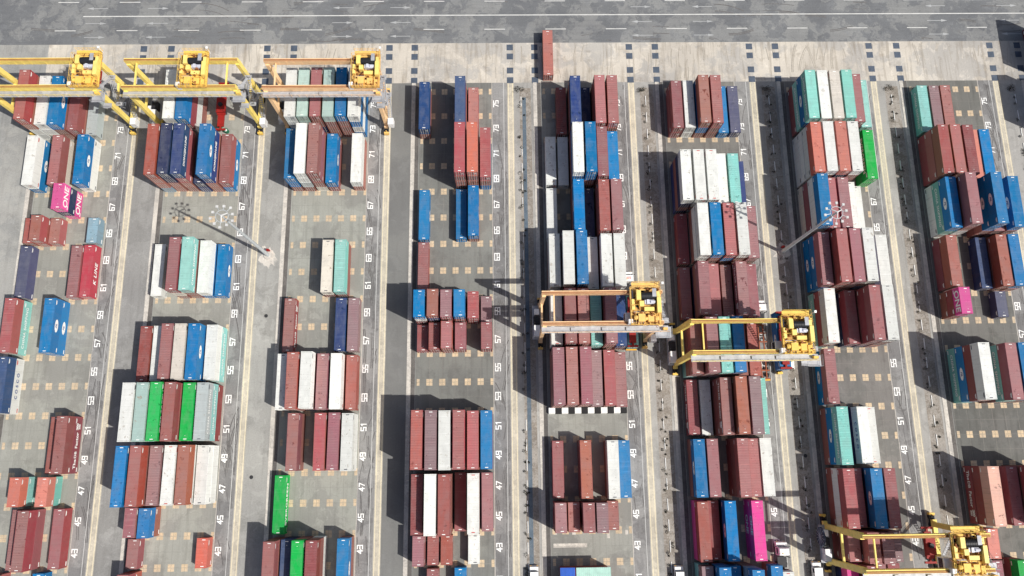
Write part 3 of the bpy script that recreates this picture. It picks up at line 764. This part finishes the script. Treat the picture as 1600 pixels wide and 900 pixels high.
def crane(b, yc, colr, troll, sp_z, label, reel=False, mirror=False, sl=0.0):
    XL, XR = XN[b - 1] - 20.25, XN[b - 1] + 3.6
    xc = (XL + XR) / 2; hs = (XR - XL) / 2
    root = O('gantry_crane', None, None, (xc, yc, 0.012)); tag(root, label, 'crane', 'gantry cranes straddling the blocks')
    MY = plain('crane_' + colr, CRY[colr][0], 0.6, wear=0.22, wearcol=(0.25, 0.13, 0.05)); MT = plain('trolley_' + colr, CRY[colr][1], 0.6, wear=0.4, wearcol=(0.22, 0.12, 0.05))
    P = lambda n, m, mat, par=root, loc=(0, 0, 0): O(n, m.mesh(n), par, loc, mat)
    GT, GB = 20.0, 18.45
    for s in (-1, 1):
        y = 3.2 * s
        g = P('girder', MB().box(-hs - .5, hs + .5, y - .36, y + .36, GB, GT), MY)
        m = MB().box(-hs - .4, hs + .4, y - .10, y + .10, GT + .003, GT + .13); m.box(-hs - .45, hs + .45, y - .33, y - .18, GT + .002, GT + .03); P('trolley_rail', m, M_rust, g)
        m = MB()
        for i in range(14):
            x = -hs + 1 + (2 * hs - 2) * i / 13; m.box(x - .05, x + .05, y - .40, y + .40, GB - .02, GB + 1.1)
        P('stiffener', m, MY, g)
    # walkway on the low side girder, and a narrow one on the other
    m = MB().box(-hs - .6, hs + 1.6, -5.05, -3.68, 18.55, 18.62)
    wk = P('walkway', m, M_grate)
    P('handrail', MB().rail([(-hs - .6, -5.0, 18.62), (hs + 1.6, -5.0, 18.62)]), MY, wk)
    m = MB()
    for i in range(22):
        x = -hs + (2 * hs) * i / 21; m.box(x - .06, x + .06, -5.0, -3.65, 18.36, 18.545)
    for x in (-hs * .55, -.2, hs * .4): m.box(x, x + 1.0, -4.6, -4.0, 18.63, 18.95)
    P('cable_tray', m, M_grate, wk)
    for sx in (-1, 1):
        x = sx * hs
        for s in (-1, 1):
            P('leg', MB().frus((x, 3.55 * s, 1.9), (.75, 1.0, 0), (x, 3.2 * s, GB + .3), (.8, 1.25, 0)), MY)
        P('end_tie', MB().box(x - .14 - sx * 2.0, x + .14 - sx * 2.0, -2.78, 2.78, 18.9, 19.3), MY)
        P('sill_beam', MB().box(x - .45, x + .45, -4.6, 4.6, 1.35, 2.15), MY)
        P('portal_tie', MB().box(x - .2, x + .2, -3.0, 3.0, 9.2, 9.7), MY)
        for s in (-1, 1):
            bg_ = P('bogie', MB().box(x - .52, x + .52, s * 4.2 - 1.5, s * 4.2 + 1.5, .75, 1.34), M_dark)
            m = MB().box(x - .55, x + .55, s * 5.75 - .22, s * 5.75 + .22, .45, 1.5); m.bar((x, s * 5.5, 1.5), (x, s * 5.5, 2.1), .1); P('bumper', m, MT, bg_)
            for dy in (-.95, .95):
                wh = P('wheel', MB().bar((x - .33, s * 4.2 + dy, .78), (x + .33, s * 4.2 + dy, .78), .78, 18), M_tyre)
                P('hub', MB().bar((x - .35, s * 4.2 + dy, .78), (x + .35, s * 4.2 + dy, .78), .32, 10), MT, wh)
    # machinery platforms on the sills
    xp = -hs - 1.0 if not mirror else hs + 1.0
    pl = P('power_platform', MB().box(xp - .8, xp + 1.35, -3.9, 3.9, 2.3, 2.42), M_grate)
    P('handrail', MB().rail([(xp - .75, -3.8, 2.42), (xp - .75, 3.8, 2.42)]), M_grate, pl)
    m = MB().box(xp - .5, xp + .8, -3.4, -.9, 2.43, 4.3); m.box(xp - .4, xp + .7, 1.6, 2.9, 2.43, 3.9); P('cabinet', m, M_cabw, pl)
    m = MB().box(xp - .55, xp + .9, -.6, 1.3, 2.43, 3.7)
    for i in range(4): m.bar((xp - .3 + .3 * i, -.3, 3.7), (xp - .3 + .3 * i, -.3, 4.1), .1, 6)
    P('engine', m, M_dark, pl)
    x2 = hs + .95
    P('cabinet', MB().box(x2 - .2, x2 + 1.1, -4.9, -3.3, 2.4, 4.4), M_cabw)
    # stairs climbing outside the low right leg
    m = MB(); x = hs + 1.05; zz = 2.2; yy = -2.6; s = 1
    while zz < 18.0:
        y2 = yy + 4.4 * s; z2 = min(18.5, zz + 4.1)
        for dx in (-.38, .38):
            m.bar((x + dx, yy, zz), (x + dx, y2, z2), .07, 4); m.bar((x + dx, yy, zz + 1), (x + dx, y2, z2 + 1), .04, 4)
        for i in range(13):
            t = i / 12; m.box(x - .36, x + .36, yy + (y2 - yy) * t - .11, yy + (y2 - yy) * t + .11, zz + (z2 - zz) * t - .02, zz + (z2 - zz) * t + .02)
        m.box(x - .75, x + .75, y2 - .55, y2 + .55, z2 - .04, z2); m.rail([(x - .75, y2 + .55 * s, z2), (x + .75, y2 + .55 * s, z2)])
        yy, zz, s = y2, z2, -s
    m.box(hs - .6, hs + 2.2, -6.2, -3.9, 18.30, 18.36); m.rail([(hs - .6, -6.2, 18.36), (hs + 2.2, -6.2, 18.36), (hs + 2.2, -3.9, 18.36)])
    m.box(hs - .2, hs + 1.6, -5.6, -4.4, 14.2, 14.26); m.rail([(hs - .2, -5.6, 14.26), (hs + 1.6, -5.6, 14.26)])
    P('stairway', m, M_grate)
    P('junction_box', MB().box(hs + .4, hs + 1.3, -4.7, -4.2, 18.64, 19.5), MT)
    if reel:
        m = MB().bar((-hs - 2.05, 1.6, 3.7), (-hs - 1.75, 1.6, 3.7), 2.0, 28); m.bar((-hs - 1.74, 1.6, 3.7), (-hs - .9, 1.6, 3.7), .3, 10)
        rl = P('cable_reel', m, plain('reel_dark', (54, 62, 80), 0.6))
        m = MB()
        for i in range(14):
            a = i * math.pi / 7; m.bar((-hs - 2.1, 1.6, 3.7), (-hs - 2.1, 1.6 + 2.0 * math.cos(a), 3.7 + 2.0 * math.sin(a)), .05, 4)
        P('reel_spoke', m, M_grate, rl)
    # trolley
    tx = XN[b - 1] + troll - xc
    tr = O('trolley', None, root, (tx, 0, GT + .15))
    P('deck', MB().box(-3.1, 3.1, -3.9, 3.9, .32, .45).box(-3.0, 3.0, -3.5, -2.9, 0, .31).box(-3.0, 3.0, 2.9, 3.5, 0, .31), plain('deck_' + colr, (188, 148, 84), 0.7, var=0.25, scale=5.0, wear=0.8, wearcol=(0.12, 0.08, 0.04)), tr)
    m = MB()
    for x in (-2.95, 1.75, 2.75): m.box(x, x + .28, -3.7, 3.7, .455, .62)
    for y in (-3.6, -1.5, 1.0, 3.3): m.box(-2.6, 1.7, y, y + .22, .456, .66)
    P('deck_beam', m, MT, tr)
    m = MB().box(-3.05, -2.35, 1.6, 3.6, .46, .50).box(1.3, 2.1, 1.7, 3.4, 2.0, 2.04).box(-2.4, -.2, -1.6, -1.1, .46, .52)
    for i in range(5): m.bar((-2.6 + i * .5, -3.75, .47), (-2.6 + i * .5, -3.2, 1.3), .05, 5)
    P('service_platform', m, M_grate, tr)
    m = MB().bar((-.9, 2.0, 1.25), (2.1, 2.0, 1.25), .72, 20)
    for i in range(9): m.bar((-.75 + .33 * i, 2.0, 1.25), (-.65 + .33 * i, 2.0, 1.25), .77, 20)
    P('hoist_drum', m, M_drum, tr)
    m = MB().box(-1.9, -1.0, 1.1, 3.1, .46, 1.9); m.box(-1.3, -.4, -.2, .9, .46, 1.7); m.box(2.2, 3.0, -1.6, 1.6, .46, 2.0); m.box(2.25, 2.9, 1.7, 2.9, .46, 1.5)
    m.box(-2.8, -2.2, -.8, 1.4, .46, 1.1); m.box(-.3, 1.7, -1.1, -.3, .46, 1.3)
    P('gear_housing', m, plain('gear_housing_yellow', (250, 222, 128), 0.5, wear=0.3, wearcol=(0.2, 0.1, 0.04)), tr)
    m = MB().box(-.2, 1.9, .35, 1.15, .46, 1.35); m.box(.2, .7, .3, 1.2, 1.36, 1.6); m.bar((1.0, .75, 1.35), (1.9, .75, 1.35), .3, 10)
    P('motor', m, plain('motor_grey', (208, 210, 220), 0.5), tr)
    m = MB().box(-1.6, -.2, -3.3, -1.7, .46, 1.4); m.box(.4, 1.6, -3.3, -1.9, .46, 1.2); m.bar((-2.4, -2.4, .9), (-1.7, -2.4, .9), .45, 12); m.bar((-.1, -2.6, .8), (.35, -2.6, .8), .4, 12); m.box(1.9, 2.8, -3.4, -2.2, .46, 1.0)
    for i in range(5): m.box(-2.9 + i * 1.2, -2.6 + i * 1.2, -3.8, -3.5, .46, 1.0)
    P('winch', m, MT, tr)
    m = MB()
    rg = random.Random(b)
    for i in range(70):
        x, y = rg.uniform(-2.9, 2.8), rg.uniform(-3.7, 3.6); m.box(x, x + rg.uniform(.1, .45), y, y + rg.uniform(.1, .45), .46, .5 + rg.random() * .9)
    for i in range(14):
        x, y = rg.uniform(-2.6, 2.6), rg.uniform(-3.4, 3.2); m.bar((x, y, .6), (x + rg.uniform(-1.5, 1.5), y + rg.uniform(-1.5, 1.5), .6 + rg.random()), .05, 5)
    P('fitting', m, plain('fitting_brown', (150, 96, 52), 0.7, wear=0.4), tr)
    m = MB()
    for i in range(26):
        x, y = rg.uniform(-2.9, 2.4), rg.uniform(-3.7, 3.2); m.box(x, x + rg.uniform(.4, .9), y, y + rg.uniform(.2, .8), .455, .47)
    P('deck_gap_shade', m, M_dark, tr)  # thin dark plates on the solid deck, painting the shade of open gaps
    m = MB().rail([(-3.1, -3.9, .45), (3.1, -3.9, .45), (3.1, 3.9, .45), (-3.1, 3.9, .45), (-3.1, -3.9, .45)], 1.05, .04, 1.2)
    m.box(-2.6, 3.0, 3.95, 5.0, .30, .36); m.rail([(-2.6, 5.0, .36), (3.0, 5.0, .36), (3.0, 3.95, .36)], 1.05, .04, .7)
    m.rail([(-3.1, .2, .45), (-1.4, .2, .45)], 1.05, .035, .6); m.rail([(2.1, -3.9, .45), (2.1, -1.7, .45)], 1.05, .035, .6); m.rail([(-2.1, -3.9, .45), (-2.1, -1.0, .45)], 1.05, .035, .6)
    P('handrail', m, MT, tr)
    cb = P('operator_cab', MB().box(-3.9, -2.3, -3.1, -1.0, -3.4, -1.0), M_cabw, tr)
    P('cab_window', MB().box(-3.93, -3.88, -3.0, -1.1, -3.0, -1.5).box(-3.8, -2.4, -3.13, -3.09, -3.3, -1.6), M_glass, cb)
    P('roof_box', MB().box(-3.6, -2.7, -3.6, -2.7, -.95, .9), M_cabw, tr)
    P('lamp_post', MB().bar((3.3, 4.3, .4), (3.3, 4.3, 2.6), .07, 6).box(3.1, 3.55, 4.1, 4.6, 2.6, 2.8), M_cabw, tr)
    # ropes and spreader
    m = MB()
    for sx in (-1, 1):
        for sy in (-1, 1): m.bar((tx + sx * .9, sy * 2.2, GT + .3), (tx + sx * .7, sy * 1.6, sp_z + .9), .03, 4)
    P('hoist_rope', m, M_dark)
    sp = P('spreader', MB().box(tx - .75, tx + .75, -5.2 + sl, 5.2 - sl, sp_z, sp_z + .42).box(tx - .95, tx + .95, -2.3, 2.3, sp_z + .12, sp_z + .62), M_red)
    for s in (-1, 1): P('end_beam', MB().box(tx - 1.2, tx + 1.2, s * (5.95 - sl) - .2, s * (5.95 - sl) + .2, sp_z - .02, sp_z + .40).box(tx - .2, tx + .2, min(s * (5.1 - sl), s * (5.8 - sl)), max(s * (5.1 - sl), s * (5.8 - sl)), sp_z + .05, sp_z + .35), M_red, sp)
    P('headblock', MB().box(tx - 1.05, tx + 1.05, -1.9, 1.9, sp_z + .64, sp_z + 1.1), M_red, sp)
    P('cable_basket', MB().bar((tx, .0, sp_z + 1.11), (tx, 0, sp_z + 1.6), .5, 10), M_dark, sp)
    return root
crane(1, 50.0, 'yellow', 2.4, 16.0, 'yellow gantry crane with trolley parked over its outer legs, bare-apron edge block', sl=3.0)
crane(2, 49.8, 'yellow', -5.0, 3.6, 'yellow gantry crane with red spreader lowered to the ground beside containers')
crane(3, 49.6, 'peach', 1.9, 15.0, 'faded peach gantry crane over six tall stacks at the road end', sl=3.0)
crane(5, -3.2, 'peach', .25, 4.45, 'faded peach gantry crane mid-yard loading an aqua container onto a truck')
crane(6, -9.4, 'yellow', .4, 13.32, 'yellow gantry crane mid-yard hoisting a bright blue container above a truck')
crane(7, -51.9, 'yellow', -1.2, 7.0, 'yellow gantry crane with a big dark cable reel on its leg', reel=True, sl=2.5)

# ------------------------------------------------------------------ trucks and vans
M_trail = plain('trailer_brown', (150, 84, 56), 0.7, wear=0.5)
M_trred = plain('trailer_dark_red', (96, 34, 34), 0.7, wear=0.4)
M_lampy = plain('amber_lens', (236, 180, 60), 0.4)
def wheels(par, xs, ys, r=.5, wdt=.32):
    for y in ys:
        for x in xs:
            wh = O('wheel', MB().bar((x - wdt / 2, y, r), (x + wdt / 2, y, r), r, 16).mesh('wheel'), par, mat=M_tyre)
            O('hub', MB().bar((x - wdt / 2 - .02, y, r), (x + wdt / 2 + .02, y, r), r * .45, 10).mesh('hub'), wh, mat=M_grate)
def tractor(loc, rz, label, roofnum=None):
    root = O('terminal_tractor', None, None, loc); root.rotation_euler = (0, 0, rz); tag(root, label, 'truck', 'terminal tractors in the truck lanes')
    P = lambda n, m, mat, par=root: O(n, m.mesh(n), par, mat=mat)
    m = MB().box(-.45, .45, -3.2, 2.4, .75, 1.1); m.box(-1.0, 1.0, -2.6, -.4, 1.1, 1.25); P('chassis', m, M_dark)
    m = MB().frus((0, .95, 1.0), (2.45, 1.9, 0), (0, .85, 2.5), (2.4, 1.7, 0)); m.frus((0, .85, 2.5), (2.4, 1.7, 0), (0, .8, 3.05), (2.05, 1.35, 0)); cb = P('cab', m, M_cabw)
    P('roof_panel', MB().box(-.9, .9, .2, 1.4, 3.051, 3.12), M_cabw, cb)
    P('windscreen', MB().box(-1.0, 1.0, 1.72, 1.80, 1.75, 2.45), M_glass, cb)
    for s in (-1, 1): P('side_window', MB().box(min(s * 1.2, s * 1.245), max(s * 1.2, s * 1.245), .3, 1.5, 1.75, 2.45), M_glass, cb)
    P('bonnet', MB().frus((0, 2.3, .7), (2.4, .9, 0), (0, 2.2, 1.6), (2.3, .7, 0)), M_cabw)
    P('exhaust', MB().bar((1.0, -.3, 1.2), (1.0, -.3, 3.2), .1, 8), M_dark)
    P('beacon', MB().bar((-.4, .5, 3.13), (-.4, .5, 3.3), .12, 8), M_lampy)
    for s in (-1, 1):
        P('headlight', MB().box(s * .8 - .15, s * .8 + .15, 2.74, 2.77, .9, 1.1), M_lampy)
        P('mirror', MB().box(s * 1.45 - .12, s * 1.45 + .12, 1.75, 1.85, 1.9, 2.4), M_dark)
    wheels(root, (-1.0, 1.0), (1.7, -1.9))
    if roofnum: O('roof_number', text_mesh(roofnum, .75, 1.0, 0, .02), root, (0, .8, 3.126), M_rmark, (0, 0, 0))
    return root
def trailer(loc, label, mat):
    root = O('skeletal_trailer', None, None, loc); tag(root, label, 'trailer', 'skeletal trailers in the truck lanes')
    P = lambda n, m, mt=mat, par=root: O(n, m.mesh(n), par, mat=mt)
    for s in (-1, 1): P('main_beam', MB().box(s * .55 - .12, s * .55 + .12, -6.3, 6.2, 1.0, 1.32))
    for y in (-6.2, -4.3, -2.2, 0, 2.2, 4.2, 6.1): P('cross_beam', MB().box(-1.22, 1.22, y - .14, y + .14, 1.321, 1.45))
    P('rear_bumper', MB().box(-1.2, 1.2, -6.62, -6.36, .8, 1.44), M_lampy)
    for s in (-1, 1): P('landing_leg', MB().box(s * .9 - .1, s * .9 + .1, 2.9, 3.1, .02, 1.0), M_dark)
    wheels(root, (-.98, .98), (-5.3, -4.0, -2.7))
    return root
z0 = .012
tractor((29.45, 6.1, z0), 0, 'white terminal tractor with red roof number beside the peach mid-yard crane', 'S02')
trailer((29.55, -3.0, z0), 'dark red trailer carrying the aqua container under the peach mid-yard crane', M_trred)
container('A', 40, HH, (29.55, -3.15, z0 + 1.452), 'aqua green forty-foot container on a trailer under the peach mid-yard crane', letter='')
tractor((59.6, -1.0, z0), 0, 'white terminal tractor at the head of the empty brown trailer')
trailer((59.5, -10.2, z0), 'empty brown skeletal trailer below the hoisted blue container', M_trail)
container('B', 40, HH, (59.92, -9.4, 10.4), 'bright blue long container hanging from the yellow mid-yard crane', letter='PIL')
tractor((59.95, -54.2, z0), 0, 'white terminal tractor pulling a white container past the pink one')
trailer((59.9, -63.3, z0), 'trailer under the white container behind the lane tractor', M_trred)
container('W', 40, HH, (59.9, -63.3, z0 + 1.452), 'white forty-foot container riding a trailer behind the lane tractor', letter='')
tractor((-83.4, 50.6, z0), R_(180), 'white terminal tractor waiting beside the crane with lowered red spreader')
def van(loc, label, rz=0.0, colr=M_cabw):
    root = O('van', None, None, loc); root.rotation_euler = (0, 0, rz); tag(root, label, 'van', 'white vans in the lanes')
    P = lambda n, m, mat, par=root: O(n, m.mesh(n), par, mat=mat)
    bd = P('body', MB().frus((0, -.5, .45), (1.9, 3.8, 0), (0, -.5, 2.05), (1.75, 3.7, 0)).frus((0, 1.9, .45), (1.9, 1.2, 0), (0, 1.75, 1.2), (1.8, 1.0, 0)), colr)
    P('windscreen', MB().frus((0, 1.42, 1.25), (1.6, .1, 0), (0, 1.37, 1.95), (1.5, .06, 0)), M_glass, bd)
    for s in (-1, 1): P('side_window', MB().box(s * .93 - .03, s * .93 + .03, .3, 1.2, 1.25, 1.85), M_glass, bd)
    for s in (-1, 1): P('headlight', MB().box(s * .7 - .15, s * .7 + .15, 2.46, 2.51, .7, .9), M_lampy, bd)
    wheels(root, (-.85, .85), (1.5, -1.7), .34, .22)
    return root
van((6.55, -58.2, z0), 'white van with its nose by the red-marked pallet near the shed')
van((37.6, -58.6, z0), 'white van standing beside the verge left of the blue-lift crane block')
van((67.3, -58.2, z0), 'white van parked next to the cable-reel crane legs')

# ------------------------------------------------------------------ lighting masts
M_pole = plain('mast_galvanised', (200, 206, 208), 0.5, 0.3, wear=0.1)
M_flood = plain('floodlight_grey', (206, 206, 204), 0.5)
def mast(loc, label):
    root = O('lighting_mast', None, None, loc); tag(root, label, 'light mast', 'tall lighting masts')
    P = lambda n, m, mat, par=root: O(n, m.mesh(n), par, mat=mat)
    P('concrete_base', MB().bar((0, 0, 0), (0, 0, .35), 1.0, 16), M_kerb)
    P('pole', MB().bar((0, 0, .36), (0, 0, 30.0), .44, 14, .2), M_pole)
    P('control_box', MB().box(-.15, .4, .8, 1.25, .02, 1.4), M_red)
    m = MB(); n = 24
    for i in range(n):
        a, b2 = 2 * math.pi * i / n, 2 * math.pi * (i + 1) / n
        m.bar((1.25 * math.cos(a), 1.25 * math.sin(a), 29.6), (1.25 * math.cos(b2), 1.25 * math.sin(b2), 29.6), .07, 6)
    hr = P('head_ring', m, M_pole)
    m = MB()
    for i in range(3):
        a = 2 * math.pi * i / 3 + .5; m.bar((0, 0, 30.0), (1.2 * math.cos(a), 1.2 * math.sin(a), 29.7), .13, 6)
    P('bracket', m, M_flood, hr)
    for i in range(10):
        a = 2 * math.pi * i / 10 + .2; c, s = math.cos(a), math.sin(a); rr = 2.05 + .25 * (i % 2)
        fl = P('floodlight', MB().cbox((rr * c, rr * s, 29.5), (.46, .46, .30)), M_flood, hr)
        P('arm', MB().bar((1.25 * c, 1.25 * s, 29.6), ((rr - .2) * c, (rr - .2) * s, 29.55), .05, 5), M_pole, fl)
    return root
mast((-54.42, 13.81, z0), 'tall lighting mast with red box at its base beside the peach crane block')
mast((66.55, 13.57, z0), 'tall lighting mast rising from the weedy verge beside the cable-reel crane block')

# ------------------------------------------------------------------ striped barrier, drums, shed
M_bw = plain('barrier_white', (236, 236, 232), 0.7, wear=0.2, wearcol=(.4, .4, .4)); M_bk = plain('barrier_black', (34, 34, 36), 0.7)
bw = 17.6 / 12
for i in range(12):
    x = 10.47 + bw * (i + .5)
    o = O('concrete_barrier', MB().frus((x, -22.95, .008), (bw - .03, 1.5, 0), (x, -22.95, .75), (bw - .03, 1.25, 0)).mesh('concrete_barrier'), None, mat=M_bw if i % 2 == 0 else M_bk)
    tag(o, ('white' if i % 2 == 0 else 'black') + ' barrier block, ' + 'first second third fourth fifth sixth seventh eighth ninth tenth eleventh twelfth'.split()[i] + ' from the pale kerb in the striped row', 'barrier', 'striped barrier blocks')
M_green = plain('drum_green', (28, 110, 80), 0.5)
for x, y, lab in ((-67.9, 46.3, 'green drum with white lid standing below the lowered red spreader'), (-66.2, 45.0, 'green drum with white lid next to the bright blue stack'), (-64.8, 55.6, 'dark green drum pair by the crane leg near the apron')):
    root = O('drum', None, None, (x, y, z0)); tag(root, lab, 'drum', 'green drums')
    O('barrel', MB().bar((0, 0, 0), (0, 0, 1.1), .55, 14).mesh('barrel'), root, mat=M_green); O('lid', MB().bar((.1, -.1, 1.101), (.1, -.1, 1.15), .3, 12).mesh('lid'), root, mat=M_cabw)
root = O('workshop_shed', None, None, (17.0, -60.0, z0)); tag(root, 'low workshop shed with pale aqua and blue ribbed roof sheets', 'shed')
O('wall', MB().box(-4.9, 5.2, -4.2, 4.0, 0, 4.6).mesh('wall'), root, mat=paint('maroon', PAL['M'][1]))
m = MB(); x = -5.1
while x < -2.05: m.box(x, x + .16, -4.5, 4.3, 4.62, 4.74); m.box(x + .161, x + .28, -4.5, 4.3, 4.62, 4.69); x += .281
O('blue_roof', m.mesh('blue_roof'), root, mat=plain('roof_blue', (44, 96, 190), .5))
m = MB(); x = -1.75
while x < 5.3: m.box(x, x + .34, -4.5, 4.3, 4.80, 4.86); m.box(x + .341, x + .40, -4.5, 4.3, 4.80, 4.90); x += .401
O('aqua_roof', m.mesh('aqua_roof'), root, mat=plain('roof_aqua', (176, 214, 200), .5))
